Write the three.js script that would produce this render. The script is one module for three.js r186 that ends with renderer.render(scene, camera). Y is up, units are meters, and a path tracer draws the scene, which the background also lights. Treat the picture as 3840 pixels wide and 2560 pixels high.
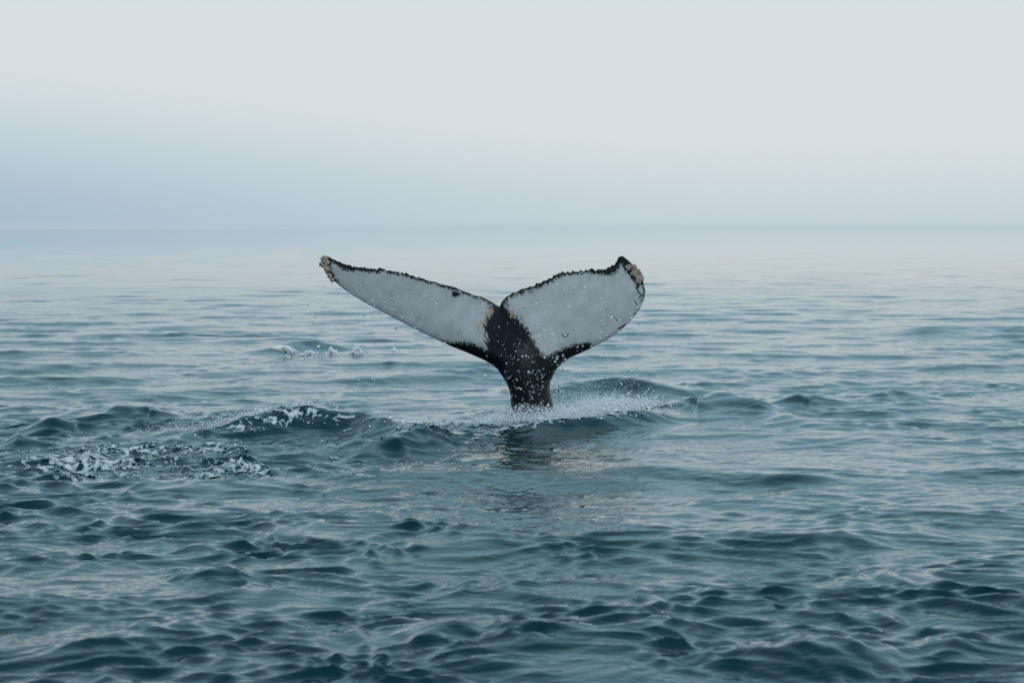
import * as THREE from 'three';
import { createNoise2D, createNoise3D } from 'simplex-noise';
import { mergeGeometries } from 'three/addons/utils/BufferGeometryUtils.js';

/* ---------- camera, sky, sun, exposure ---------- */
const scene = new THREE.Scene();
const H = 1.95, F = 9067, PITCH = Math.atan(430 / F);          // eye height, focal length in photo pixels, downward tilt
const camera = new THREE.PerspectiveCamera(2 * Math.atan(1280 / F) * 180 / Math.PI, 3840 / 2560, 0.1, 20000);
camera.position.set(0, H, 0);
camera.rotation.x = -PITCH;
camera.focus = 25.4;
camera.userData.fStop = 4.5;

const renderer = new THREE.WebGLRenderer();
renderer.toneMapping = THREE.LinearToneMapping;
renderer.toneMappingExposure = 1;
renderer.shadowMap.enabled = true;

const lin = (r, g, b) => new THREE.Color().setRGB(r / 255, g / 255, b / 255, THREE.SRGBColorSpace);
const smooth = (a, b, x) => { const t = Math.min(1, Math.max(0, (x - a) / (b - a))); return t * t * (3 - 2 * t); };
const mix = (a, b, t) => a + (b - a) * t;

{ // foggy sky: a bluish bank low down, thicker towards the left, pale grey above it, thinning to a dimmer blue grey overhead
  const w = 1024, h = 1024, d = new Float32Array(w * h * 4);
  const lowL = lin(160, 187, 204), lowR = lin(197, 211, 217), mid = lin(214, 223, 226), band = lin(164, 209, 231), top = lin(108, 156, 182);
  const a = new THREE.Color(), c = new THREE.Color();
  for (let j = 0; j < h; j++) {
    const e = (j + 0.5) / h * 180 - 90;
    for (let i = 0; i < w; i++) {
      const p = (i + 0.5) / w * 2 * Math.PI - Math.PI;            // direction (cos p, ., sin p)
      const az = Math.atan2(Math.cos(p), -Math.sin(p));          // 0 straight ahead, positive to the right
      const side = 0.5 + 0.5 * Math.sin(Math.max(-1.57, Math.min(1.57, (az + 0.11) * 6.8)));
      const s = Math.abs(az) > 2.2 ? mix(side, 0.5, smooth(2.2, 3.1, Math.abs(az))) : side;
      a.copy(lowL).lerp(lowR, e < 0 ? 0.75 : s);
      c.copy(a).lerp(mid, smooth(0, mix(4.6, 2.3, s), e + 0.05));
      c.lerp(band, smooth(4.9, 10, e)).lerp(top, smooth(18, 62, e));
      c.multiplyScalar(mix(1, mix(0.84, 1, s), smooth(5.5, 10, e)));                // the thicker fog on the left is also dimmer higher up
      const k = (j * w + i) * 4; d[k] = c.r; d[k + 1] = c.g; d[k + 2] = c.b; d[k + 3] = 1;
    }
  }
  const t = new THREE.DataTexture(d, w, h, THREE.RGBAFormat, THREE.FloatType);
  t.mapping = THREE.EquirectangularReflectionMapping; t.magFilter = t.minFilter = THREE.LinearFilter; t.colorSpace = THREE.LinearSRGBColorSpace; t.needsUpdate = true;
  scene.background = t; scene.environment = t;
}
const sun = new THREE.DirectionalLight(new THREE.Color().setRGB(1, 0.98, 0.95), 1.2);
sun.position.set(10, 40, 4); sun.target.position.set(0, 0, -25); scene.add(sun, sun.target);
sun.castShadow = true; sun.shadow.radius = 60; sun.shadow.mapSize.set(2048, 2048);
Object.assign(sun.shadow.camera, { left: -20, right: 20, top: 20, bottom: -20, near: 1, far: 120 });
scene.fog = new THREE.FogExp2(new THREE.Color().setRGB(0.94, 0.96, 0.97), 0.00005);

/* ---------- helpers ---------- */
function rng(seed) { return () => { seed |= 0; seed = seed + 0x6D2B79F5 | 0; let t = Math.imul(seed ^ seed >>> 15, 1 | seed); t = t + Math.imul(t ^ t >>> 7, 61 | t) ^ t; return ((t ^ t >>> 14) >>> 0) / 4294967296; }; }
const R = rng(7), gauss = (r = R) => Math.sqrt(-2 * Math.log(1 - r() * 0.99999)) * Math.cos(6.283185 * r());
const n2 = createNoise2D(rng(11)), n2b = createNoise2D(rng(12)), n3 = createNoise3D(rng(13));
const cp = Math.cos(PITCH), sp = Math.sin(PITCH);
function ray(X, Y) { const x = (X - 1920) / F, y = -(Y - 1280) / F; return [x, y * cp - sp, -cp - y * sp]; }
function onSea(X, Y, y0 = 0) { const r = ray(X, Y), t = (y0 - H) / r[1]; return [r[0] * t, r[2] * t]; }       // photo pixel -> x, z on the water
function atDepth(X, Y, z) { const r = ray(X, Y), t = z / r[2]; return [r[0] * t, H + r[1] * t, z]; }
function toPhoto(x, y, z) { const dy = y - H, zc = z * cp + dy * sp, yc = dy * cp - z * sp; return [1920 + F * x / -zc, 1280 - F * yc / -zc]; }
const shadowed = (m) => { m.castShadow = m.receiveShadow = true; return m; };
const fbm = (x, y, n = 4, f = n2) => { let s = 0, a = 0.5; for (let i = 0; i < n; i++) { s += a * f(x, y); x = x * 2.03 + 17.1; y = y * 2.03 - 9.7; a *= 0.5; } return s; };

/* ---------- the sea ---------- */
const WAVES = [];
{
  const r = rng(2024), N = 100;
  for (let i = 0; i < N; i++) {
    const u = (i + r()) / N, L = 0.08 * Math.pow(50, u);                      // wave length 0.08 .. 4 m
    const ang = 0.18 + gauss(r) * mix(0.9, 0.45, u);                          // mostly running towards the eye
    const s = 0.043 * Math.exp(-Math.pow(Math.log(L / 0.18) / 0.8, 2)) + 0.0075;
    const k = 2 * Math.PI / L;
    WAVES.push({ L, kx: k * Math.sin(ang), kz: k * Math.cos(ang), a: s * 1.42 / k, ph: r() * 6.2832, b: Math.min(3, Math.floor(u * 4)) });
  }
}
// crests raised by the whale and the larger single waves: points [photo X, photo Y of the crest, height], front and back width in metres
const crest = (pts, front, back) => ({ pts: pts.map(([X, Y, a], i) => [...onSea(X, Y, a), i && i < pts.length - 1 ? a : 0]), front, back });
const CRESTS = [
  crest([[560, 1668, 0.02], [760, 1612, 0.08], [900, 1580, 0.13], [1040, 1556, 0.17], [1140, 1540, 0.2], [1230, 1556, 0.17], [1370, 1562, 0.15], [1480, 1588, 0.13], [1600, 1622, 0.1], [1700, 1650, 0.03]], 0.5, 0.75),
  crest([[1280, 1700, 0.02], [1380, 1672, 0.06], [1500, 1650, 0.09], [1620, 1636, 0.04]], 0.35, 0.5),
  crest([[640, 1760, 0.02], [900, 1735, 0.05], [1100, 1745, 0.05], [1350, 1760, 0.02]], 0.3, 0.5),
  crest([[2040, 1480, 0.02], [2180, 1440, 0.1], [2320, 1424, 0.14], [2430, 1432, 0.13], [2540, 1462, 0.06], [2600, 1482, 0.01]], 0.55, 0.9),
  crest([[2450, 1530, 0.03], [2560, 1505, 0.06], [2680, 1490, 0.11], [2740, 1490, 0.13], [2830, 1516, 0.1], [2940, 1562, 0.06], [3080, 1610, 0.02]], 0.95, 0.5),
  crest([[2880, 1512, 0.02], [2990, 1490, 0.08], [3060, 1500, 0.05], [3180, 1520, 0.02]], 0.45, 0.5),
  crest([[3260, 1500, 0.02], [3360, 1468, 0.06], [3440, 1482, 0.04], [3520, 1492, 0.02]], 0.4, 0.5),
  crest([[1830, 1608, 0.02], [2020, 1592, 0.07], [2220, 1572, 0.1], [2420, 1548, 0.1], [2540, 1530, 0.03]], 0.4, 0.4),
  crest([[10, 1650, 0.05], [70, 1628, 0.1], [150, 1648, 0.05], [220, 1660, 0.01]], 0.3, 0.3),
  crest([[120, 1620, 0.02], [200, 1572, 0.1], [280, 1580, 0.06], [340, 1602, 0.01]], 0.35, 0.4),
  crest([[360, 1556, 0.03], [440, 1534, 0.1], [560, 1534, 0.08], [660, 1560, 0.02]], 0.5, 0.4),
  crest([[3300, 1232, 0.04], [3480, 1228, 0.1], [3640, 1220, 0.1], [3840, 1228, 0.07], [3990, 1240, 0.04]], 1.2, 1.4),
  crest([[2680, 2502, 0.006], [2850, 2459, 0.037], [3000, 2424, 0.062], [3130, 2409, 0.081], [3250, 2424, 0.062], [3380, 2452, 0.031], [3500, 2472, 0.006]], 0.39, 0.59),
  crest([[3380, 2412, 0.006], [3500, 2389, 0.05], [3580, 2382, 0.068], [3680, 2397, 0.05], [3860, 2412, 0.031], [4000, 2404, 0.012]], 0.36, 0.51),
  crest([[1480, 2384, 0.012], [1640, 2354, 0.037], [1800, 2347, 0.031], [1960, 2340, 0.056], [2080, 2359, 0.05], [2280, 2386, 0.037], [2460, 2344, 0.037], [2620, 2362, 0.006]], 0.39, 0.59),
  crest([[0, 2414, 0.037], [260, 2409, 0.043], [420, 2397, 0.043], [560, 2354, 0.037], [760, 2344, 0.037], [900, 2357, 0.019]], 0.34, 0.59),
  crest([[620, 2174, 0.012], [780, 2145, 0.043], [860, 2135, 0.043], [990, 2147, 0.019]], 0.39, 0.68),
  crest([[840, 2214, 0.006], [900, 2204, 0.037], [1010, 2196, 0.031], [1080, 2198, 0.006]], 0.33, 0.51),
  crest([[1040, 1318, 0.02], [1110, 1284, 0.1], [1180, 1282, 0.11], [1240, 1292, 0.08], [1310, 1312, 0.01]], 0.7, 0.7),
  crest([[2750, 1770, 0.02], [2900, 1778, 0.05], [3060, 1775, 0.05], [3200, 1766, 0.01]], 0.25, 0.4),
  crest([[2660, 2006, 0.02], [2850, 2004, 0.05], [3000, 2010, 0.05], [3180, 1990, 0.06], [3380, 2010, 0.02]], 0.25, 0.4),
];
function crestHeight(x, z) {
  let h = 0;
  for (const c of CRESTS) {
    if (c.box === undefined) {
      const m = 3.2 * Math.max(c.front, c.back), xs = c.pts.map((p) => p[0]), zs = c.pts.map((p) => p[1]);
      c.box = [Math.min(...xs) - m, Math.max(...xs) + m, Math.min(...zs) - m, Math.max(...zs) + m];
    }
    if (x < c.box[0] || x > c.box[1] || z < c.box[2] || z > c.box[3]) continue;
    let best = 1e9, bv = 0;
    for (let i = 0; i + 1 < c.pts.length; i++) {
      const [ax, az, aa] = c.pts[i], [bx, bz, ba] = c.pts[i + 1], dx = bx - ax, dz = bz - az;
      const t = Math.max(0, Math.min(1, ((x - ax) * dx + (z - az) * dz) / (dx * dx + dz * dz)));
      const qx = x - ax - t * dx, qz = z - az - t * dz, q = Math.hypot(qx, qz);
      if (q < best) { best = q; const f = qz > 0 ? c.front : c.back; bv = 1.25 * mix(aa, ba, t) * Math.exp(-Math.pow(q / (f * 0.62), 1.6)); }
    }
    h += bv;
  }
  return h;
}
const calm = [[onSea(120, 2240), 1.2, 1.6, 0.3], [onSea(420, 2190), 0.5, 0.7, 0.5], [onSea(2100, 1760), 1.6, 4.2, 0.5], [onSea(2850, 1640), 1.1, 1.5, 0.5], [onSea(700, 1890), 1.6, 1.2, 0.35], [onSea(3300, 1800), 2.6, 5, 0.4], [onSea(2900, 1350), 6, 7, 0.3], [onSea(700, 1350), 7, 7, 0.2]];
const rough = [[onSea(500, 1680), 2.0, 2.6, 0.75], [onSea(1350, 1640), 2.2, 1.5, 0.75], [onSea(120, 1900), 0.9, 1.5, 0.6], [onSea(850, 2080), 0.9, 1.2, 0.4]];
const out = [0, 0, 0];
function displace(x, z, cell) {
  const d = Math.hypot(x, z);
  let k0 = 0.95 + 0.45 * n2(x * 0.75, z * 0.4) + 0.4 * n2b(x * 0.2, z * 0.14), k1 = 0.95 + 0.5 * n2b(x * 0.5, z * 0.3) + 0.3 * n2(x * 0.17, z * 0.1), k2 = 1 + 0.45 * n2(x * 0.16 + 9, z * 0.13), k3 = 1 + 0.3 * n2b(x * 0.05, z * 0.05);
  let quiet = 1, busy = 1;
  if (d < 45) {
    for (const [c, rx, rz, s] of calm) quiet -= s * Math.exp(-(((x - c[0]) / rx) ** 2 + ((z - c[1]) / rz) ** 2));
    for (const [c, rx, rz, s] of rough) busy += s * Math.exp(-(((x - c[0]) / rx) ** 2 + ((z - c[1]) / rz) ** 2));
    quiet = Math.max(0.1, quiet);
  }
  const near = mix(1, 1.1, 1 - smooth(9, 16, d)), far = mix(1, 0.6, smooth(32, 85, d)) * mix(1, 0.004, smooth(90, 420, d));
  const kk = [k0 * quiet * busy * far, k1 * quiet * busy * far, k2 * mix(1, quiet, 0.6) * near * far, k3 * near * far];
  let y = 0, ox = 0, oz = 0;
  const wx = x + 0.22 * n2b(x * 0.8, z * 0.6), wz = z + 0.3 * n2(x * 0.6 + 40, z * 0.7);   // bends the crests so that no two are alike
  for (const w of WAVES) {
    const f = w.L / (2.0 * cell); if (f < 1) continue;
    const a = w.a * kk[w.b] * Math.min(1, f - 1), p = w.kx * wx + w.kz * wz + w.ph, s = Math.sin(p), c = Math.cos(p);
    const k = 6.2832 / w.L, ch = 1.0 * a / k;
    y += a * c; ox -= ch * w.kx * s; oz -= ch * w.kz * s;
  }
  if (d < 60) y += crestHeight(x, z);
  out[0] = x + ox; out[1] = y; out[2] = z + oz;
  return out;
}
const cellAt = (d) => d * (d < 85 ? 0.0031 : 0.0042);
{
  const th = [];                                                    // fine in front, coarse round the back
  for (let a = -0.27; a <= 0.2701; a += 0.00072) th.push(a);
  let st = 0.001, a = 0.27; while (a < 3.0) { a += st; st = Math.min(0.12, st * 1.22); if (a < 3.1) { th.push(a); th.unshift(-a); } }
  const rs = []; let r = 1.2;
  while (r < 2300) { rs.push(r); r *= 1 + (r < 6 ? 0.03 : r < 85 ? 0.0031 : r < 250 ? 0.0042 : r < 2500 ? 0.03 : 0.08); }
  const nx = th.length, nr = rs.length, pos = new Float32Array((nx * nr + 1) * 3), uv = new Float32Array((nx * nr + 1) * 2);
  for (let j = 0, k = 0; j < nr; j++) for (let i = 0; i < nx; i++, k++) {
    const x = Math.sin(th[i]) * rs[j], z = -Math.cos(th[i]) * rs[j];
    const side = Math.abs(th[i]) > 0.28 ? 10 : 1;
    const p = displace(x, z, cellAt(rs[j]) * side * (rs[j] > 250 ? 7 : 1));
    pos[k * 3] = p[0]; pos[k * 3 + 1] = p[1]; pos[k * 3 + 2] = p[2];
    const wide = rs[j] > 80 ? Math.pow(80 / rs[j], 1.6) : 1;       // longer, gentler ripples far out
    uv[k * 2] = x * wide; uv[k * 2 + 1] = z * wide;
  }
  const idx = [], C = nx * nr; pos[C * 3 + 1] = 0;
  for (let j = 0; j < nr - 1; j++) for (let i = 0; i < nx; i++) {
    const i2 = (i + 1) % nx, A = j * nx + i, B = j * nx + i2, D = A + nx, E = B + nx;
    idx.push(A, B, E, A, E, D);
  }
  for (let i = 0; i < nx; i++) idx.push(C, (i + 1) % nx, i);
  const g = new THREE.BufferGeometry();
  g.setAttribute('position', new THREE.BufferAttribute(pos, 3)); g.setAttribute('uv', new THREE.BufferAttribute(uv, 2)); g.setIndex(new THREE.BufferAttribute(new Uint32Array(idx), 1));
  g.computeVertexNormals();
  // fine ripples: seamless relief, lengths in metres
  const ripple = (seed, n, tile, l0, l1, slope, spread) => {
    const r = rng(seed), f = new Float32Array(n * n), ws = [];
    for (let i = 0; i < 70; i++) {
      const L = l0 * Math.pow(l1 / l0, r()), k = tile / L, an = 0.15 + gauss(r) * spread, kx = Math.round(k * Math.sin(an)), ky = Math.round(k * Math.cos(an)), kk = Math.hypot(kx, ky) || 1;
      ws.push([kx, ky, slope * tile / (6.2832 * kk), r() * 6.2832]);
    }
    const tab = new Float32Array(n); for (let i = 0; i < n; i++) tab[i] = Math.cos(i / n * 6.283185);
    for (const [kx, ky, a, ph] of ws) { const p0 = Math.floor(ph / 6.2832 * n); for (let y = 0, k = 0; y < n; y++) for (let x = 0; x < n; x++, k++) f[k] += a * tab[(((kx * x + ky * y + p0) % n) + n) % n]; }
    return f;
  };
  const n = 1024, tileA = 3.37, fa = ripple(5, n, tileA, 0.025, 0.16, 0.008, 0.9);
  let lo = 1e9, hi = -1e9; for (const v of fa) { lo = Math.min(lo, v); hi = Math.max(hi, v); }
  const da = new Float32Array(n * n * 4); for (let i = 0; i < n * n; i++) { const v = (fa[i] - lo) / (hi - lo); da[i * 4] = da[i * 4 + 1] = da[i * 4 + 2] = v; da[i * 4 + 3] = 1; }
  const ta = new THREE.DataTexture(da, n, n, THREE.RGBAFormat, THREE.FloatType); ta.wrapS = ta.wrapT = THREE.RepeatWrapping; ta.magFilter = THREE.LinearFilter; ta.repeat.set(1 / tileA, 1 / tileA); ta.needsUpdate = true;
  const m = new THREE.MeshPhysicalMaterial({ color: new THREE.Color().setRGB(0.0012, 0.024, 0.031), roughness: 0.015, ior: 1.333, specularIntensity: 1, bumpMap: ta, bumpScale: hi - lo });
  const sea = shadowed(new THREE.Mesh(g, m)); sea.name = 'sea'; sea.userData = { kind: 'structure', label: 'grey blue choppy sea reaching into the fog', category: 'sea' };
  scene.add(sea);
  console.log('sea', nx, nr, idx.length / 3);
}

/* ---------- the whale's tail ---------- */
const z1 = (s, ox, oy, a) => a.map(([x, y]) => [ox + x / s, oy + y / s]);
const trailL = [...z1(7.84, 1160, 940, [[190, 185], [240, 235], [310, 198], [400, 188], [470, 185], [540, 225], [600, 265], [690, 290], [750, 335], [840, 350], [900, 395], [960, 405], [1000, 430], [1100, 440], [1140, 428], [1195, 495], [1240, 500], [1262, 462], [1320, 510], [1350, 490], [1400, 522], [1450, 495], [1530, 525], [1560, 482], [1640, 550], [1670, 515], [1730, 560], [1770, 525], [1830, 565], [1862, 530], [1910, 570], [1970, 575], [1985, 520], [2040, 515], [2100, 545], [2150, 545], [2240, 605], [2290, 610], [2310, 578]]),
  ...z1(2.94, 1150, 920, [[915, 288], [940, 290], [950, 297], [970, 291], [985, 302], [1000, 293], [1012, 307], [1030, 312], [1040, 296], [1058, 315], [1075, 319], [1082, 300], [1110, 322], [1140, 342], [1160, 330], [1180, 350], [1215, 364], [1228, 347], [1245, 366], [1280, 370], [1310, 386], [1360, 400], [1420, 409], [1470, 432], [1550, 447], [1640, 468], [1720, 506], [1800, 532], [1850, 556], [1930, 569], [1990, 600], [2050, 630], [2090, 660], [2128, 676]])];
const trailR = z1(2.94, 1750, 920, [[372, 662], [376, 645], [385, 628], [410, 595], [440, 565], [490, 542], [500, 524], [540, 522], [575, 502], [600, 484], [650, 475], [700, 455], [745, 453], [758, 437], [765, 411], [785, 421], [828, 414], [838, 394], [885, 386], [905, 366], [945, 362], [955, 332], [985, 328], [1020, 308], [1045, 304], [1055, 284], [1075, 303], [1103, 303], [1108, 281], [1130, 301], [1158, 301], [1166, 274], [1190, 291], [1238, 293], [1258, 271], [1285, 291], [1306, 286], [1313, 264], [1340, 281], [1355, 270], [1370, 256], [1395, 258], [1415, 281], [1438, 281], [1452, 256], [1472, 276], [1485, 261], [1500, 276], [1515, 262], [1535, 271], [1560, 244], [1590, 241], [1600, 220], [1635, 222], [1645, 195], [1660, 180], [1672, 145], [1690, 125], [1720, 122]]);
const leadR = [...z1(2.94, 1750, 920, [[1750, 138], [1790, 170], [1820, 200], [1850, 225], [1880, 255], [1910, 290], [1930, 335], [1946, 375], [1955, 410], [1966, 440], [1975, 490], [1976, 550], [1965, 600], [1940, 660], [1910, 710], [1870, 765], [1820, 828], [1760, 882], [1700, 935], [1620, 995], [1540, 1045], [1450, 1091], [1350, 1143], [1250, 1190], [1150, 1233], [1090, 1270], [1035, 1315], [995, 1360], [965, 1412], [940, 1470], [912, 1520]]),
  ...z1(3.36, 1700, 1250, [[1225, 610], [1214, 660], [1220, 710], [1235, 770], [1250, 850], [1262, 920], [1280, 1010], [1310, 1150], [1350, 1300], [1400, 1520]])];
const leadL = [...z1(3.36, 1700, 1250, [[690, 1520], [712, 1300], [722, 1150], [726, 1000], [724, 900], [716, 790], [705, 725], [690, 670], [660, 612], [610, 532], [560, 456], [500, 402], [400, 343], [300, 298], [150, 235], [0, 178]]),
  ...z1(2.94, 1150, 920, [[1500, 1073], [1450, 1050], [1300, 982], [1150, 908], [1000, 834], [880, 773], [760, 712], [620, 640], [500, 570], [400, 503], [340, 458], [300, 425]]), ...z1(7.84, 1160, 940, [[640, 905], [570, 800], [490, 715], [430, 640], [360, 510], [300, 400], [270, 345], [250, 290], [225, 240]])];
const OUTLINE = [...trailL, ...trailR, ...leadR, ...leadL];
function segDist(P, x, y, closed) {
  let b = 1e18; const n = P.length;
  for (let i = 0; i < n - (closed ? 0 : 1); i++) {
    const A = P[i], B = P[(i + 1) % n], dx = B[0] - A[0], dy = B[1] - A[1], t = Math.max(0, Math.min(1, ((x - A[0]) * dx + (y - A[1]) * dy) / (dx * dx + dy * dy || 1)));
    const q = (x - A[0] - t * dx) ** 2 + (y - A[1] - t * dy) ** 2; if (q < b) b = q;
  }
  return Math.sqrt(b);
}
function inside(P, x, y) { let c = false; for (let i = 0, j = P.length - 1; i < P.length; j = i++) { const A = P[i], B = P[j]; if ((A[1] > y) !== (B[1] > y) && x < (B[0] - A[0]) * (y - A[1]) / (B[1] - A[1]) + A[0]) c = !c; } return c; }
const WZ = onSea(1990, 1552)[1], WPX = F / Math.hypot(WZ, H);                     // depth of the tail, photo pixels per metre there
const tail = new THREE.Group(); tail.name = 'whale';
const base = atDepth(1990, 1552, WZ); tail.position.set(...base); scene.add(tail);
tail.userData = { label: 'black and white tail flukes of a whale raised upright out of the sea', category: 'whale' };
// depth of the fluke's mid surface, metres towards the eye
function midZ(X, Y) {
  const axis = 1990 - 0.26 * Math.max(0, 1552 - Y), s = (X - axis) / 560, f = smooth(1500, 1150, Y) * 1;
  const up = (1552 - Y) / WPX;
  let z = -0.1 * Math.max(0, up - 0.4);
  z += f * (s < 0 ? -0.3 * Math.pow(-s, 1.35) : 0.04 * s - 0.16 * Math.pow(Math.max(0, s), 3.2));
  return z;
}
let frontZ;                                                                  // front surface, filled below
{
  const cs = 3, x0 = 1175, y0 = 955, nx = 420, ny = 252, N = (nx + 1) * (ny + 1);
  const sd = new Float32Array(N), T = new Float32Array(N), T0 = new Float32Array(N);
  const lead = [...leadL].reverse(), trail = [...trailL, ...trailR];
  for (let j = 0, k = 0; j <= ny; j++) for (let i = 0; i <= nx; i++, k++) {
    const X = x0 + i * cs, Y = y0 + j * cs, inn = inside(OUTLINE, X, Y);
    if (!inn) { const d = (X < 1170 || X > 2440) ? 50 : segDist(OUTLINE, X, Y, true); sd[k] = -d; continue; }
    const dl = Math.min(segDist(leadL, X, Y), segDist(leadR, X, Y)), dt = Math.min(segDist(trailL, X, Y), segDist(trailR, X, Y));
    sd[k] = Math.max(0.02, Math.min(dl, dt));
    const axis = 1990 - 0.24 * Math.max(0, 1552 - Y), off = Math.abs(X - axis);
    const w = smooth(1080, 1500, Y) * Math.exp(-((off / 190) ** 2));
    const span = Math.min(1, off / 620);
    const rad = mix(75, 105, w), tm = mix(mix(30, 9, Math.pow(span, 0.8)), 92, w);
    const pl = Math.sqrt(Math.max(0, 1 - (1 - Math.min(1, dl / rad)) ** 2)), pt = Math.pow(Math.min(1, (dt + 4) / mix(130, 230, w)), 0.85);
    const ridge = 1898 + 0.045 * (Y - 1300);
    T0[k] = tm * pl * pt;
    T[k] = T0[k] + smooth(1330, 1500, Y) * 26 * Math.exp(-Math.abs(X - ridge) / 13) * pl;
  }
  for (let it = 0; it < 26; it++) {
    const q = T.slice();
    for (let j = 1; j < ny; j++) for (let i = 1; i < nx; i++) { const k = j * (nx + 1) + i; if (sd[k] > 0) { const a = 0.25 * (q[k - 1] + q[k + 1] + q[k - nx - 1] + q[k + nx + 1]); const ed = Math.min(1, sd[k] / 40); T[k] = mix(q[k], a, 0.75 * ed); } }
  }
  // keel line along the stalk, put back after smoothing so that it stays crisp
  for (let j = 0, k = 0; j <= ny; j++) for (let i = 0; i <= nx; i++, k++) if (sd[k] > 0) {
    const X = x0 + i * cs, Y = y0 + j * cs, ridge = 1898 + 0.045 * (Y - 1300), q = X - ridge;
    T[k] += smooth(1290, 1480, Y) * (q < 0 ? 20 * Math.exp(q / 9) : 20 * Math.exp(-q / 60));
    T[k] += 0.25 * fbm(X * 0.02, Y * 0.02, 3) * Math.min(1, sd[k] / 12);
  }
  const TX0 = 1170, TXW = 1280, TY0 = 940, TYH = 800, TL = (TX0 - 1990) / WPX, TB = (1552 - TY0 - TYH) / WPX;   // the skin's layout: a sheet over the tail's own plane
  const P = [], U = [], I = [], vid = new Map();
  function vert(key, X, Y, t, back) {
    const kk = key + (back ? 'b' : 'f'); let v = vid.get(kk); if (v !== undefined) return v;
    const th = t / WPX, z = midZ(X, Y) + (back ? -0.85 * th : th), lx = (X - 1990) / WPX, ly = (1552 - Y) / WPX;   // the tail's own plane, metres
    v = P.length / 3; vid.set(kk, v); P.push(lx, ly, z);
    if (back) U.push(0.004, 0.004); else U.push((lx - TL) / (TXW / WPX), (ly - TB) / (TYH / WPX));
    return v;
  }
  for (let j = 0; j < ny; j++) for (let i = 0; i < nx; i++) {
    const c = [[i, j], [i + 1, j], [i + 1, j + 1], [i, j + 1]], id = c.map(([a, b]) => b * (nx + 1) + a), s = id.map((q) => sd[q]);
    if (s.every((v) => v <= 0)) continue;
    for (const back of [false, true]) {
      const poly = [];
      for (let e = 0; e < 4; e++) {
        const f = (e + 1) % 4;
        if (s[e] > 0) poly.push(vert(id[e], x0 + c[e][0] * cs, y0 + c[e][1] * cs, T[id[e]], back));
        if ((s[e] > 0) !== (s[f] > 0)) { const t = s[e] / (s[e] - s[f]), a = Math.min(id[e], id[f]), b = Math.max(id[e], id[f]); poly.push(vert(`${a}_${b}`, x0 + mix(c[e][0], c[f][0], t) * cs, y0 + mix(c[e][1], c[f][1], t) * cs, 0.6, back)); }
      }
      for (let q = 1; q + 1 < poly.length; q++) back ? I.push(poly[0], poly[q], poly[q + 1]) : I.push(poly[0], poly[q + 1], poly[q]);
    }
  }
  frontZ = (X, Y) => { const i = Math.max(0, Math.min(nx, Math.round((X - x0) / cs))), j = Math.max(0, Math.min(ny, Math.round((Y - y0) / cs))); return WZ + midZ(X, Y) + T[j * (nx + 1) + i] / WPX; };
  const g = new THREE.BufferGeometry();
  g.setAttribute('position', new THREE.Float32BufferAttribute(P, 3)); g.setAttribute('uv', new THREE.Float32BufferAttribute(U, 2)); g.setIndex(I); g.computeVertexNormals();

  // skin: white patches with ragged, brushed borders on black, orange diatom film, scars
  const whiteL = [...z1(7.84, 1160, 940, [[555, 395], [640, 375], [760, 430], [860, 520], [960, 570], [1100, 605], [1250, 620], [1400, 612], [1560, 618], [1750, 640], [1900, 660], [2040, 645], [2090, 610], [2200, 640], [2352, 670]]),
    ...z1(2.94, 1150, 920, [[1000, 322], [1080, 345], [1180, 378], [1300, 408], [1400, 432], [1520, 470], [1600, 488], [1700, 520], [1800, 556], [1900, 596], [1980, 632], [2028, 662], [2040, 735], [2005, 788], [1975, 830], [1958, 890], [1968, 960], [1990, 1030], [1978, 1100], [1972, 1142], [1920, 1112], [1850, 1088], [1790, 1078], [1700, 1070], [1620, 1075], [1550, 1068], [1490, 1060], [1430, 1050], [1380, 1060], [1300, 1030], [1000, 880], [800, 780], [600, 660], [470, 590], [380, 500], [330, 440], [285, 375], [262, 318]]), ...z1(7.84, 1160, 940, [[580, 650], [545, 560], [555, 480]])];
  const whiteR = z1(2.94, 1750, 920, [[420, 615], [455, 588], [550, 546], [650, 512], [740, 486], [850, 440], [940, 402], [1000, 362], [1050, 332], [1150, 326], [1250, 312], [1350, 302], [1440, 322], [1550, 328], [1640, 312], [1685, 250], [1702, 198], [1735, 250], [1780, 310], [1835, 385], [1872, 440], [1882, 500], [1905, 560], [1915, 590], [1940, 560], [2010, 580], [2000, 700], [1900, 830], [1750, 960], [1600, 1060], [1480, 1120], [1400, 1112], [1345, 1068], [1290, 1076], [1200, 1094], [1100, 1116], [1000, 1166], [930, 1196], [855, 1212], [800, 1150], [755, 1080], [715, 1005], [685, 945], [635, 885], [580, 815], [530, 775], [480, 738], [440, 672]]);
  const scarW = z1(2.94, 1750, 920, [[1905, 455], [1950, 452], [1962, 490], [1950, 540], [1915, 545], [1900, 500]]);
  const strokes = [...[[[1045, 970], [1063, 998], [1088, 1005], [1126, 974]], [[1858, 608], [1870, 640], [1887, 662]], [[1628, 793], [1650, 815], [1674, 832]], [[1675, 916], [1710, 905], [1750, 874]], [[1916, 628], [1938, 612], [1958, 598]], [[1878, 716], [1912, 700]], [[1838, 766], [1882, 742]], [[632, 682], [640, 688]]].map((s) => [z1(2.94, 1750, 920, s), 1.5]),
    [z1(2.94, 1750, 920, [[1675, 918], [1710, 905], [1748, 880]]), 2.6], [z1(2.94, 1150, 920, [[395, 490], [420, 515]]), 2], [z1(7.84, 1160, 940, [[755, 890], [800, 905]]), 2]];
  const rr2 = rng(404), rakes = [];                                            // healed scratches and rake marks
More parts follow.
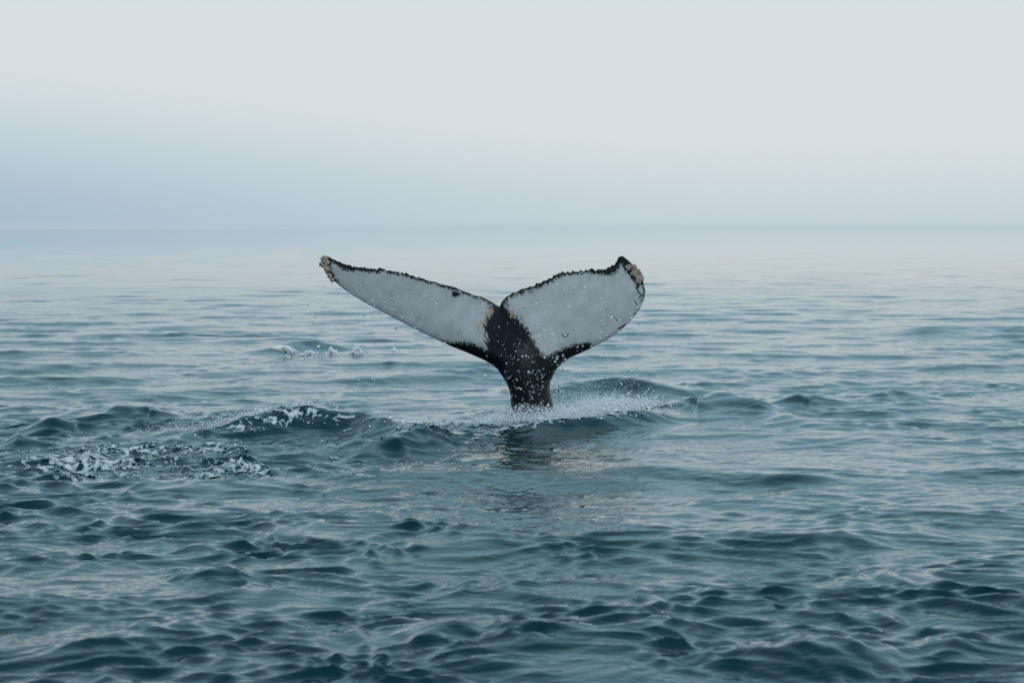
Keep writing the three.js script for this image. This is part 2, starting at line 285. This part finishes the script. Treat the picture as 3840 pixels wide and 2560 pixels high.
  for (let i = 0; i < 70; i++) { const right = rr2() < 0.55, X = right ? mix(1960, 2380, rr2()) : mix(1260, 1820, rr2()), Y = right ? mix(1040, 1300, rr2()) : 985 + (X - 1240) * 0.42 + rr2() * 130, an = 0.9 + gauss(rr2) * 0.6, l = 6 + 26 * rr2() * rr2(); const S = [[X, Y], [X + Math.cos(an) * l, Y + Math.sin(an) * l]]; S.deep = 0.12 + 0.4 * rr2() * rr2(); rakes.push(S); if (rr2() < 0.5) for (let q = 1; q < 4; q++) { const B = S.map(([a, b]) => [a + q * 5, b - q * 3 + rr2() * 3]); B.deep = S.deep * 0.8; rakes.push(B); } }
  const spot = z1(2.94, 1150, 920, [[1597, 525], [1612, 511], [1650, 513], [1690, 530], [1702, 540], [1670, 546], [1700, 556], [1660, 566], [1625, 574], [1602, 556]]);
  const stains = [...z1(2.94, 1150, 920, [[2022, 720], [2000, 745], [1930, 850], [1900, 880]]).map((p) => [...p, 11]), ...z1(2.94, 1750, 920, [[505, 762], [490, 745], [1172, 545], [520, 1110], [535, 1160]]).map((p, i) => [...p, [11, 8, 6, 1.5, 1.5][i]])];
  const w = 1280, h = 800, D = new Uint8Array(w * h * 4), DR = new Uint8Array(w * h * 4);
  const put = (k, r, gg, b) => { const c = (v) => Math.round(255 * (v <= 0.0031308 ? 12.92 * v : 1.055 * Math.pow(v, 1 / 2.4) - 0.055)); D[k] = c(r); D[k + 1] = c(gg); D[k + 2] = c(b); D[k + 3] = 255; };
  const near = (S, X, Y, m) => { let a = 1e9, b = -1e9, c = 1e9, d = -1e9; if (!S.bb) { for (const p of S) { a = Math.min(a, p[0]); b = Math.max(b, p[0]); c = Math.min(c, p[1]); d = Math.max(d, p[1]); } S.bb = [a, b, c, d]; } return X > S.bb[0] - m && X < S.bb[1] + m && Y > S.bb[2] - m && Y < S.bb[3] + m; };
  for (let j = 0; j < h; j++) for (let i = 0; i < w; i++) {
    const X = TX0 + (i + 0.5) / w * TXW, Y = TY0 + (1 - (j + 0.5) / h) * TYH, k = (j * w + i) * 4;
    if (i < 24 && j < 24) { put(k, 0.012, 0.014, 0.017); continue; }
    let white = -1e9;
    for (const S of [whiteL, whiteR]) if (near(S, X, Y, 40)) { const d = segDist(S, X, Y, true) * (inside(S, X, Y) ? 1 : -1); if (d > white) white = d; }
    if (near(scarW, X, Y, 10)) { const d = segDist(scarW, X, Y, true) * (inside(scarW, X, Y) ? 1 : -1); if (d > white) white = d; }
    // brushed border: fine streaks; their direction follows the chord
    const inner = Math.exp(-(((X - 1880) / 150) ** 2));
    const dirx = mix(0.35, X < 1880 ? 0.25 : 0.75, inner), diry = 1;
    const u = (X * diry - Y * dirx) / 3.2, v = (X * dirx + Y * diry) / 16;
    const n = fbm(u * 0.55, v * 0.55, 3) * 14 + fbm(X * 0.045, Y * 0.045, 3, n2b) * 11;
    const wide = mix(0.75, 1.5, inner);
    let wt = smooth(-6 * wide, 6 * wide, white + n * wide * (white > -9 || n < 0 ? 1 : 0.6) - 1);
    const fleck = n2(X * 0.22, Y * 0.13) + 0.5 * n2b(X * 0.5, Y * 0.3);          // loose flecks near the border
    if (white > 0 && white < 46 * wide && fleck > 0.72 + 0.012 * white / wide) wt *= 0.25;
    if (near(spot, X, Y, 12)) { const d = segDist(spot, X, Y, true) * (inside(spot, X, Y) ? 1 : -1); wt *= 1 - smooth(-1.5, 1.5, d + 2.5 * n2(X * 0.3, Y * 0.3)); }
    for (const S of rakes) if (near(S, X, Y, 4)) wt *= 1 - S.deep * smooth(1.6, 0.4, segDist(S, X, Y));
    for (const [S, q] of strokes) if (near(S, X, Y, 6)) wt *= smooth(q * 0.7, q * 1.5, segDist(S, X, Y) + 0.7 * n2(X * 0.2, Y * 0.2));
    const rake = smooth(0.8, 0.97, 1 - 3 * Math.abs(n2b((X * 0.5 + Y) * 0.05, (X - Y * 0.5) * 0.004)));
    const mot = 1 - 0.07 * rake * (0.5 + n2(X * 0.02, Y * 0.02)) + 0.17 * fbm(X * 0.012, Y * 0.012, 4) + 0.1 * fbm((X - Y * 0.4) * 0.06, (Y + X * 0.4) * 0.012, 3) + 0.05 * fbm(X * 0.15, Y * 0.15, 2, n2b);
    let r = mix(0.007, 0.42 * mot, wt), gg = mix(0.009, 0.44 * mot, wt), b = mix(0.012, 0.445 * mot, wt);
    for (const [sx, sy, q] of stains) { const dd = Math.hypot((X - sx) * 1.2, (Y - sy) * 0.8) / q; if (dd < 2) { const o = smooth(0.05, 0.45, fbm(X * 0.09, Y * 0.09, 3) + 0.5 - dd * 0.42) * 0.75; r = mix(r, 0.42, o); gg = mix(gg, 0.25, o); b = mix(b, 0.14, o); } }
    put(k, r, gg, b);
    const rr = Math.round(255 * (mix(0.24, 0.42, wt) + 0.06 * fbm(X * 0.05, Y * 0.05, 3))); DR[k] = DR[k + 1] = DR[k + 2] = rr; DR[k + 3] = 255;
  }
  const tex = new THREE.DataTexture(D, w, h); tex.colorSpace = THREE.SRGBColorSpace; tex.magFilter = THREE.LinearFilter; tex.needsUpdate = true;
  const tr = new THREE.DataTexture(DR, w, h); tr.magFilter = THREE.LinearFilter; tr.needsUpdate = true;
  const body = shadowed(new THREE.Mesh(g, new THREE.MeshPhysicalMaterial({ map: tex, roughnessMap: tr, roughness: 1, ior: 1.36, specularIntensity: 0.5 })));
  body.name = 'body'; tail.add(body);
  console.log('tail', I.length / 3);
}
{ // barnacles at both tips
  const r = rng(31), tones = [[0.3, 0.2, 0.15], [0.42, 0.31, 0.25], [0.22, 0.15, 0.12], [0.5, 0.42, 0.36]].map((c) => new THREE.MeshStandardMaterial({ color: new THREE.Color().setRGB(...c), roughness: 0.55 }));
  const rim = new THREE.MeshStandardMaterial({ color: new THREE.Color().setRGB(0.62, 0.55, 0.5), roughness: 0.5 }), pit = new THREE.MeshStandardMaterial({ color: new THREE.Color().setRGB(0.05, 0.035, 0.03), roughness: 0.6 });
  const shells = [0, 1, 2].map((q) => { // ribbed cone with a crater
    const pr = [[1, -0.25], [0.98, 0.05], [0.86, 0.35], [0.66, 0.56], [0.5, 0.58], [0.42, 0.45], [0.3, 0.22], [0, 0.18]].map(([a, b]) => new THREE.Vector2(a, b)), g = new THREE.LatheGeometry(pr, 18), p = g.attributes.position;
    for (let i = 0; i < p.count; i++) { const x = p.getX(i), z = p.getZ(i), a = Math.atan2(z, x), f = 1 + 0.1 * Math.cos(6 * a + q) + 0.09 * n3(x * 2 + q * 5, p.getY(i) * 2, z * 2); p.setXYZ(i, x * f, p.getY(i) * (1 + 0.2 * n2(x + q, z)), z * f); }
    g.computeVertexNormals(); return g;
  });
  const list = [...z1(7.84, 1160, 940, [[345, 235, 0], [400, 270, 0], [440, 235, 0], [290, 280, 0], [330, 350, 0], [380, 400, 0], [440, 365, 0], [270, 420, 0], [320, 470, 0], [380, 480, 0], [430, 500, 0], [420, 570, 0], [480, 575, 0], [440, 640, 0], [495, 745, 0], [520, 775, 0], [585, 885, 0]]), ...z1(5.227, 2200, 940, [[800, 325], [840, 310], [900, 300], [945, 295], [970, 315], [830, 360], [930, 335], [985, 365], [1000, 395], [955, 395], [925, 405], [1035, 400], [985, 430], [1045, 435], [890, 465], [940, 470], [1010, 465], [1070, 470], [1030, 495], [980, 500], [1090, 505], [1040, 535], [1000, 550], [1065, 550], [1110, 550], [1015, 585], [1075, 590], [1120, 580], [1030, 620], [1000, 610], [1100, 525], [860, 330], [915, 440], [960, 440]])];
  list.forEach(([X, Y], i) => {
    const s = (i < 17 ? mix(7, 11, r()) : mix(5, 8.5, r())) / WPX, left = i < 17;
    const inn = inside(OUTLINE, X, Y), p = [base[0] + (X - 1990) / WPX, base[1] + (1552 - Y) / WPX, inn ? frontZ(X, Y) : WZ + midZ(X, Y)];
    const m = shadowed(new THREE.Mesh(shells[i % 3], tones[(i * 7 + (r() < 0.4)) % 4])); m.name = 'barnacle';
    m.position.set(p[0] - base[0], p[1] - base[1], p[2] - base[2]); m.scale.set(s, s * mix(0.9, 1.5, r()), s);
    const dir = new THREE.Vector3((left ? -0.6 : 0.75) * mix(0.2, 1.1, r()), mix(-0.4, 0.5, r()), 1).normalize();
    m.quaternion.setFromUnitVectors(new THREE.Vector3(0, 1, 0), dir); tail.add(m);
    const ring = shadowed(new THREE.Mesh(rimG(), rim)); ring.name = 'rim'; ring.position.y = 0.56; m.add(ring);
    const hole = shadowed(new THREE.Mesh(pitG(), pit)); hole.name = 'opening'; hole.position.y = 0.36; m.add(hole);
  });
  function rimG() { return rimG.g ??= (() => { const g = new THREE.TorusGeometry(0.55, 0.11, 6, 14); g.rotateX(Math.PI / 2); return g; })(); }
  function pitG() { return pitG.g ??= new THREE.SphereGeometry(0.36, 10, 6, 0, 6.2832, 0, 1.4).scale(1, 0.4, 1); }
}

/* ---------- foam on the water ---------- */
// clumps in the photo: X, Y, half width, half height, strength, lace size
const FOAM = [
  [560, 1690, 363, 27, 0.92], [330, 1715, 275, 30, 0.97], [300, 1745, 220, 32, 1.02], [470, 1738, 99, 22, 0.97], [150, 1722, 132, 35, 0.77], [460, 1768, 40, 30, 0.97], [310, 1775, 66, 16, 1.07], [770, 1668, 176, 11, 0.77], [860, 1670, 66, 8, 0.97],
  [900, 1755, 99, 35, 1.17], [820, 1788, 121, 35, 1.07], [960, 1790, 77, 46, 0.77], [760, 1822, 154, 22, 0.97], [560, 1808, 154, 16, 0.87], [260, 1818, 66, 30, 0.97], [300, 1842, 66, 14, 0.77], [660, 1740, 77, 30, 0.67], [550, 1845, 66, 8, 0.77], [480, 1838, 66, 5, 0.77], [760, 1720, 66, 16, 0.62],
  [980, 1575, 130, 26, 1], [1080, 1548, 90, 22, 1.1], [900, 1600, 120, 14, 0.8], [800, 1614, 120, 8, 0.6], [1150, 1540, 50, 14, 1], [1260, 1562, 90, 8, 1], [1370, 1568, 70, 8, 0.8], [1430, 1590, 40, 8, 0.7],
  [1500, 1606, 70, 8, 0.6], [1640, 1590, 110, 9, 0.9], [1760, 1582, 110, 9, 1], [1860, 1590, 90, 9, 0.9], [1820, 1600, 60, 6, 0.9], [1960, 1596, 70, 10, 1], [2030, 1580, 80, 12, 1],
  [1300, 1618, 18, 10, 0.9], [1370, 1636, 36, 7, 0.8], [1210, 1660, 26, 8, 0.8], [1240, 1600, 12, 12, 0.7], [1420, 1645, 18, 8, 0.8], [1240, 1676, 60, 4, 0.7], [1350, 1674, 30, 4, 0.7], [1260, 1720, 40, 10, 0.5], [1150, 1690, 60, 8, 0.4],
  [2120, 1545, 100, 24, 1.5], [2210, 1520, 100, 26, 1.6], [2300, 1512, 110, 24, 1.5], [2390, 1512, 90, 16, 1.3], [2260, 1545, 150, 18, 1.1], [2430, 1520, 70, 8, 1], [2160, 1562, 130, 10, 0.8], [2080, 1480, 30, 10, 0.8], [2330, 1540, 80, 12, 0.7], [2480, 1528, 40, 6, 0.7], [1730, 1616, 70, 7, 0.5], [1830, 1612, 40, 6, 0.5], [1300, 1585, 200, 10, 0.35], [2240, 1475, 60, 5, 0.5], [1890, 1472, 20, 10, 0.6],
];
function foamMask(X, Y) { let m = 0; for (const [x, y, rx, ry, s] of FOAM) { const q = ((X - x) / rx) ** 2 + ((Y - y) / ry) ** 2; if (q < 4) m = Math.max(m, s * Math.exp(-q * 0.9)) + 0.12 * s * Math.exp(-q * 0.9); } return m; }
const foamMat = new THREE.MeshStandardMaterial({ vertexColors: true, roughness: 0.75 });
{
  const xa = -6.2, xb = 2.1, za = -30.5, zb = -18.6, dx = 0.0125, dz = 0.034, nx = Math.round((xb - xa) / dx), nz = Math.round((zb - za) / dz);
  const V = new Float32Array((nx + 1) * (nz + 1)), Q = new Float32Array((nx + 1) * (nz + 1) * 3), M = new Float32Array((nx + 1) * (nz + 1));
  for (let j = 0, k = 0; j <= nz; j++) for (let i = 0; i <= nx; i++, k++) {
    const x = xa + i * dx, z = za + j * dz;
    const g0 = toPhoto(x, 0, z); if (g0[0] < -60 || foamMask(g0[0], g0[1]) + foamMask(g0[0], g0[1] - 35) + foamMask(g0[0], g0[1] - 70) < 0.03) { V[k] = -1; continue; }
    const p = displace(x, z, cellAt(-z)); Q[k * 3] = p[0]; Q[k * 3 + 1] = p[1]; Q[k * 3 + 2] = p[2];
    const s = toPhoto(p[0], p[1], p[2]), m = foamMask(s[0], s[1]);
    const wx = x + 0.12 * n2(x * 1.7, z * 1.2), wz = z + 0.2 * n2b(x * 1.3, z);
    const lace = 1 - 2.1 * Math.abs(n2(wx * 2.6 + 0.8 * wz, wz * 3)), fine = fbm(wx * 11 + 2 * wz, wz * 8, 4, n2b), grit = n2(x * 42, z * 16);
    const lace2 = 1 - 2.2 * Math.abs(n2b(wx * 8 + 3, wz * 7));
    M[k] = m; V[k] = m * 0.84 - 0.93 + 0.5 * lace + 0.5 * lace2 + 0.7 * fine + 0.22 * grit;
    if (m < 0.1) V[k] = Math.min(V[k], -0.02);
  }
  const P = [], K = [], I = [], vid = new Map(), N1 = nx + 1;
  const vert = (key, a, b, t) => {
    let v = vid.get(key); if (v !== undefined) return v; v = P.length / 3; vid.set(key, v);
    const val = b === undefined ? V[a] : 0, lift = 0.004 + 0.004 * Math.pow(Math.min(1, Math.max(0, val) * 1.6), 0.6);
    const g = (c) => b === undefined ? Q[a * 3 + c] : mix(Q[a * 3 + c], Q[b * 3 + c], t);
    const bub = b === undefined ? 0.003 * n3(Q[a * 3] * 30, 1, Q[a * 3 + 2] * 30) * Math.min(1, val * 3) + 0.03 * smooth(0.95, 1.7, M[a]) * (0.6 + 0.9 * fbm(Q[a * 3] * 13, Q[a * 3 + 2] * 7, 4)) : 0;
    P.push(g(0), g(1) + lift + bub, g(2)); const o = smooth(0, 0.6, val); K.push(mix(0.12, 0.66, o), mix(0.19, 0.68, o), mix(0.22, 0.69, o)); return v;   // thin film to thick froth
  };
  for (let j = 0; j < nz; j++) for (let i = 0; i < nx; i++) {
    const id = [j * N1 + i, j * N1 + i + 1, (j + 1) * N1 + i + 1, (j + 1) * N1 + i], s = id.map((q) => V[q]); if (s.every((v) => v <= 0) || s.some((v) => v === -1)) continue;
    const poly = [];
    for (let e = 0; e < 4; e++) { const f = (e + 1) % 4; if (s[e] > 0) poly.push(vert(id[e], id[e])); if ((s[e] > 0) !== (s[f] > 0)) { const a = Math.min(id[e], id[f]), b = Math.max(id[e], id[f]), t = V[a] / (V[a] - V[b]); poly.push(vert(`${a}_${b}`, a, b, t)); } }
    for (let q = 1; q + 1 < poly.length; q++) I.push(poly[0], poly[q + 1], poly[q]);
  }
  const g = new THREE.BufferGeometry(); g.setAttribute('position', new THREE.Float32BufferAttribute(P, 3)); g.setAttribute('color', new THREE.Float32BufferAttribute(K, 3)); g.setIndex(I); g.computeVertexNormals();
  const foam = shadowed(new THREE.Mesh(g, foamMat)); foam.name = 'sea_foam'; foam.userData = { kind: 'stuff', label: 'white lacy foam streaks on the sea around the whale', category: 'foam' }; scene.add(foam);
  console.log('foam', I.length / 3);
}

/* ---------- spray and falling drops ---------- */
const water = new THREE.MeshPhysicalMaterial({ color: 0xffffff, transmission: 1, thickness: 0.02, roughness: 0.02, ior: 1.33 });
const frothAndGlint = new THREE.MeshStandardMaterial({ color: new THREE.Color().setRGB(0.86, 0.87, 0.88), roughness: 0.5 });  // white of the spray; also painted on falling drops as their highlight
const ball = new THREE.IcosahedronGeometry(1, 2), grain = new THREE.IcosahedronGeometry(1, 1);
function cloud(name, label, category, geo, mat, list, at = [0, 0, 0]) {
  const m = shadowed(new THREE.InstancedMesh(geo, mat, list.length)), o = new THREE.Object3D();
  list.forEach((d, i) => { o.position.set(d[0] - at[0], d[1] - at[1], d[2] - at[2]); o.scale.set(d[3], d[3] * (d[4] ?? 1), d[3]); o.rotation.set(0, 0, d[5] ?? 0); o.updateMatrix(); m.setMatrixAt(i, o.matrix); });
  m.name = name; m.position.set(...at); m.userData = { kind: 'stuff', label, category }; scene.add(m); return m;
}
const seaY = (x, z) => displace(x, z, cellAt(Math.hypot(x, z)))[1];
{
  const r = rng(77), L = [];
  // drops falling in front of the tail: photo rectangle X0, Y0, X1, Y1, how many
  for (const [X0, Y0, X1, Y1, n, big] of [[1880, 1330, 2120, 1560, 330, 1], [1850, 1210, 2100, 1340, 110, 1], [2000, 1130, 2400, 1330, 170, 1], [2060, 1060, 2200, 1160, 70, 1], [2250, 1040, 2420, 1260, 110, 1.2], [1330, 1050, 1640, 1240, 150, 0.95], [1240, 1030, 1340, 1120, 20, 0.9], [2080, 1340, 2460, 1500, 110, 0.9], [1080, 1040, 1260, 1340, 60, 0.9], [980, 1270, 1500, 1520, 110, 0.9], [1500, 1240, 1880, 1520, 60, 0.8], [1180, 1120, 1400, 1300, 50, 0.8]]) for (let i = 0; i < n; i++) {
    const X = mix(X0, X1, r()), Y = mix(Y0, Y1, r()), z = WZ + mix(0.35, 1.1, r()), p = atDepth(X, Y, z), s = Math.min(0.016, 0.0042 * big * Math.exp(0.58 * gauss(r)));
    if (p[1] < 0.05) continue;
    L.push([...p, s, mix(0.8, 1.25, r()), (r() - 0.5) * 2]);
  }
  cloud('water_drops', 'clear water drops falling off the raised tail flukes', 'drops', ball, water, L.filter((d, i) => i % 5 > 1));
  cloud('glint_white_drops', 'water drops coloured white for their highlights, falling off the raised tail flukes', 'drops', ball, frothAndGlint, L.filter((d, i) => i % 5 < 2).map((d) => [d[0], d[1], d[2], d[3] * 0.8, d[4], d[5]]));  // share of the clear drops painted white in place of bright highlights
}
{
  const r = rng(78), L = [], S = [];
  const add = (X, Y, rx, ry, n, size, up, list = L) => { // spray thrown up from the water at photo X, Y
    for (let i = 0; i < n * 4; i++) {
      const x1 = X + gauss(r) * rx, y1 = Y + gauss(r) * ry, [x, z] = onSea(x1, y1), h0 = seaY(x, z), h = up * Math.pow(r(), 2.2) * (0.5 + 0.5 * fbm(x * 3, z * 3, 2) + 0.4);
      list.push([x, h0 + h + 0.003, z, 0.45 * size * Math.exp(0.55 * gauss(r)), mix(0.8, 1.5, r())]);
    }
  };
  add(2060, 1560, 70, 10, 700, 0.005, 0.1); add(2140, 1555, 70, 14, 900, 0.0055, 0.14); add(2220, 1545, 80, 16, 1100, 0.0055, 0.17); add(2310, 1540, 80, 14, 800, 0.0055, 0.14); add(2400, 1540, 60, 10, 500, 0.005, 0.12); add(1980, 1566, 60, 6, 700, 0.0045, 0.14); add(1890, 1575, 40, 6, 250, 0.0045, 0.08);
  add(2280, 1575, 60, 10, 260, 0.007, 0.16); add(2270, 1480, 120, 20, 120, 0.004, 0.26);
  add(1060, 1590, 90, 12, 800, 0.0055, 0.15); add(960, 1600, 90, 10, 600, 0.005, 0.1); add(840, 1612, 100, 8, 220, 0.0045, 0.08); add(1150, 1595, 50, 10, 600, 0.0055, 0.18); add(700, 1622, 110, 8, 80, 0.0045, 0.06); add(1250, 1590, 90, 8, 400, 0.005, 0.08); add(1420, 1600, 120, 8, 500, 0.0045, 0.08); add(1560, 1590, 160, 8, 500, 0.004, 0.06); add(1560, 1640, 60, 5, 120, 0.006, 0.05); add(1700, 1590, 120, 8, 300, 0.004, 0.05);
  cloud('spray', 'white spray thrown up where the whale breaks the surface', 'spray', grain, frothAndGlint, L);
}

/* ---------- the seabird running over the water ---------- */
{
  const [bx, bz] = onSea(1065, 1334), u = 0.000343;
  const bird = new THREE.Group(); bird.name = 'seabird'; bird.position.set(bx, seaY(bx, bz) - 0.005, bz); scene.add(bird);
  bird.userData = { label: 'white and grey seabird running low over the water', category: 'bird' };
  const lx = (x) => (x - 1000) * u, ly = (y) => (862 - y) * u;
  const mat = (r, g, b, ro = 0.7) => new THREE.MeshStandardMaterial({ color: new THREE.Color().setRGB(r, g, b), roughness: ro });
  const white = mat(0.86, 0.85, 0.83), grey = mat(0.34, 0.37, 0.39), darkGrey = mat(0.13, 0.15, 0.16), wing = mat(0.55, 0.58, 0.6), horn = mat(0.55, 0.36, 0.27, 0.4), black = mat(0.01, 0.01, 0.012, 0.2), slate = mat(0.08, 0.1, 0.11, 0.5);
  const part = (name, g, m, parent = bird) => { const o = shadowed(new THREE.Mesh(g, m)); o.name = name; parent.add(o); return o; };
  const loft = (rings, seg = 18) => { // rings: centre x, y, z, half height, half width
    const P = [], I = [];
    rings.forEach(([x, y, z, a, b], i) => { const q = rings[Math.min(i + 1, rings.length - 1)], p = rings[Math.max(0, i - 1)], an = Math.atan2(ly(q[1]) - ly(p[1]), lx(q[0]) - lx(p[0])); for (let k = 0; k < seg; k++) { const t = k / seg * 6.28319, c = Math.cos(t) * a * u, s = Math.sin(t) * b * u; P.push(lx(x) - Math.sin(an) * c, ly(y) + Math.cos(an) * c, z * u + s); } });
    for (let i = 0; i + 1 < rings.length; i++) for (let k = 0; k < seg; k++) { const a = i * seg + k, b = i * seg + (k + 1) % seg; I.push(a, b, a + seg, b, b + seg, a + seg); }
    const c0 = P.length / 3, f = rings[0], l = rings[rings.length - 1]; P.push(lx(f[0]), ly(f[1]), f[2] * u, lx(l[0]), ly(l[1]), l[2] * u); const e = (rings.length - 1) * seg;
    for (let k = 0; k < seg; k++) I.push(c0, (k + 1) % seg, k, c0 + 1, e + k, e + (k + 1) % seg);
    const g = new THREE.BufferGeometry(); g.setAttribute('position', new THREE.Float32BufferAttribute(P, 3)); g.setIndex(I); g.computeVertexNormals(); return g;
  };
  const body = part('body', loft([[412, 486, 0, 26, 20], [430, 482, 0, 48, 38], [465, 480, 0, 72, 58], [520, 484, 0, 92, 72], [590, 488, 0, 110, 84], [680, 492, 0, 130, 102], [780, 500, 0, 150, 122], [880, 512, 0, 163, 134], [980, 524, 0, 166, 134], [1080, 540, 0, 150, 122], [1170, 560, 0, 124, 104], [1260, 585, 0, 92, 84], [1340, 606, 0, 58, 70], [1420, 625, 0, 28, 66], [1540, 650, 0, 12, 72], [1600, 662, 0, 6, 60]], 22), white);
  const eye = part('eye', new THREE.SphereGeometry(20 * u, 10, 8).scale(1.4, 0.7, 0.7), black); eye.position.set(lx(497), ly(465), 62 * u);
  part('beak', loft([[425, 505, 0, 26, 22], [400, 525, 0, 24, 18], [375, 560, 0, 20, 14], [352, 590, 0, 15, 9], [345, 612, 0, 5, 4]], 10), horn);
  const nost = part('nostril_tube', loft([[425, 488, 0, 12, 12], [405, 500, 0, 13, 11], [388, 518, 0, 9, 8]], 8), grey);
  // wings: covert plate and single long feathers, bent back and down
  const wingOf = (side, pts, feathers, name, m) => {
    const w = part(name, loft(pts, 14), m);
    for (const [ax, ay, az, bx2, by2, bz2, wd] of feathers) {
      const mx = (ax + bx2) / 2, my = (ay + by2) / 2 - 12, mz = (az + bz2) / 2;
      part('feather', loft([[ax, ay, az, wd * 0.6, 9], [mx, my, mz, wd, 7], [mix(mx, bx2, 0.7), mix(my, by2, 0.7), mix(mz, bz2, 0.7), wd * 0.75, 6], [bx2, by2, bz2, 3, 3]], 8), grey, w);
    }
    return w;
  };
  wingOf(1, [[880, 455, 125, 20, 14], [930, 455, 140, 52, 22], [1020, 480, 150, 84, 24], [1120, 530, 160, 100, 24], [1220, 590, 168, 96, 20], [1310, 640, 172, 78, 16], [1390, 690, 172, 48, 12], [1440, 720, 170, 14, 8]], [[1260, 600, 172, 1560, 742, 165, 17], [1240, 630, 176, 1530, 762, 172, 16], [1220, 655, 178, 1470, 785, 178, 15], [1200, 675, 180, 1400, 805, 184, 14], [1180, 690, 182, 1330, 800, 188, 13], [1150, 690, 182, 1270, 760, 190, 12]], 'wing', wing);
  wingOf(-1, [[900, 425, -110, 20, 14], [1000, 420, -150, 46, 20], [1120, 440, -190, 58, 20], [1250, 480, -215, 56, 16], [1400, 545, -230, 44, 12], [1520, 600, -235, 26, 8], [1650, 648, -235, 6, 4]], [[1350, 560, -232, 1640, 668, -236, 16], [1320, 590, -230, 1560, 680, -232, 15]], 'wing', white);
  const limb = (a, b, c) => new THREE.TubeGeometry(new THREE.CatmullRomCurve3([a, b, c].map((p) => new THREE.Vector3(lx(p[0]), ly(p[1]), p[2] * u))), 10, 17 * u, 8);
  part('leg', limb([1130, 640, 50], [1060, 700, 60], [962, 790, 65]), slate);
  const leg2 = part('leg', limb([1200, 640, -40], [1290, 770, -40], [1400, 850, -40]), slate);
  const web = new THREE.Shape(); web.moveTo(0, 0); web.lineTo(150 * u, 60 * u); web.lineTo(165 * u, 0); web.lineTo(150 * u, -60 * u); web.closePath();
  const foot = part('foot', new THREE.ExtrudeGeometry(web, { depth: 8 * u, bevelEnabled: true, bevelSize: 4 * u, bevelThickness: 4 * u, bevelSegments: 1 }).rotateX(-Math.PI / 2), slate); foot.position.set(lx(1390), ly(852), -40 * u); foot.rotation.z = 0.15;
  const foot2 = part('foot', foot.geometry, slate); foot2.position.set(lx(968), ly(782), 65 * u); foot2.rotation.z = 0.85; foot2.scale.set(0.6, 0.6, 0.6);
}
{ // splashes left by its feet
  const r = rng(91);
  const where = [[1160, 1326, 26, 0.09, 260, 'low broken white splash nearest behind the running seabird'], [1245, 1323, 22, 0.12, 420, 'rounded white splash in the row behind the running seabird'], [1338, 1324, 18, 0.19, 460, 'tallest white splash in the row behind the running seabird'], [1476, 1314, 14, 0.12, 160, 'thin white splash farthest behind the running seabird']];
  where.forEach(([X, Y, rx, up, n, label], i) => {
    const [x0, z0] = onSea(X, Y), y0 = seaY(x0, z0), gs = [];
    for (let k = 0; k < n * 2; k++) {
      const q = gauss(r) * 0.6, x = q * rx / 240, z = gauss(r) * 0.07, top = up * Math.exp(-q * q * 1.1) * (0.75 + 0.5 * n2(q * 3 + i * 7, 1)), y = Math.pow(r(), 1.3) * top;
      const s = mix(0.009, 0.005, Math.min(1, y / up)) * Math.exp(0.35 * gauss(r));
      gs.push(new THREE.IcosahedronGeometry(s, 0).scale(1, mix(0.8, 1.6, r()), 1).translate(x, y, z));
    }
    const m = shadowed(new THREE.Mesh(mergeGeometries(gs), frothAndGlint)); m.name = 'splash' + (i ? '_00' + i : ''); m.position.set(x0, y0 - 0.02, z0); scene.add(m);
    m.userData = { label, category: 'splash', group: 'splashes behind the seabird' };
  });
}

renderer.render(scene, camera);
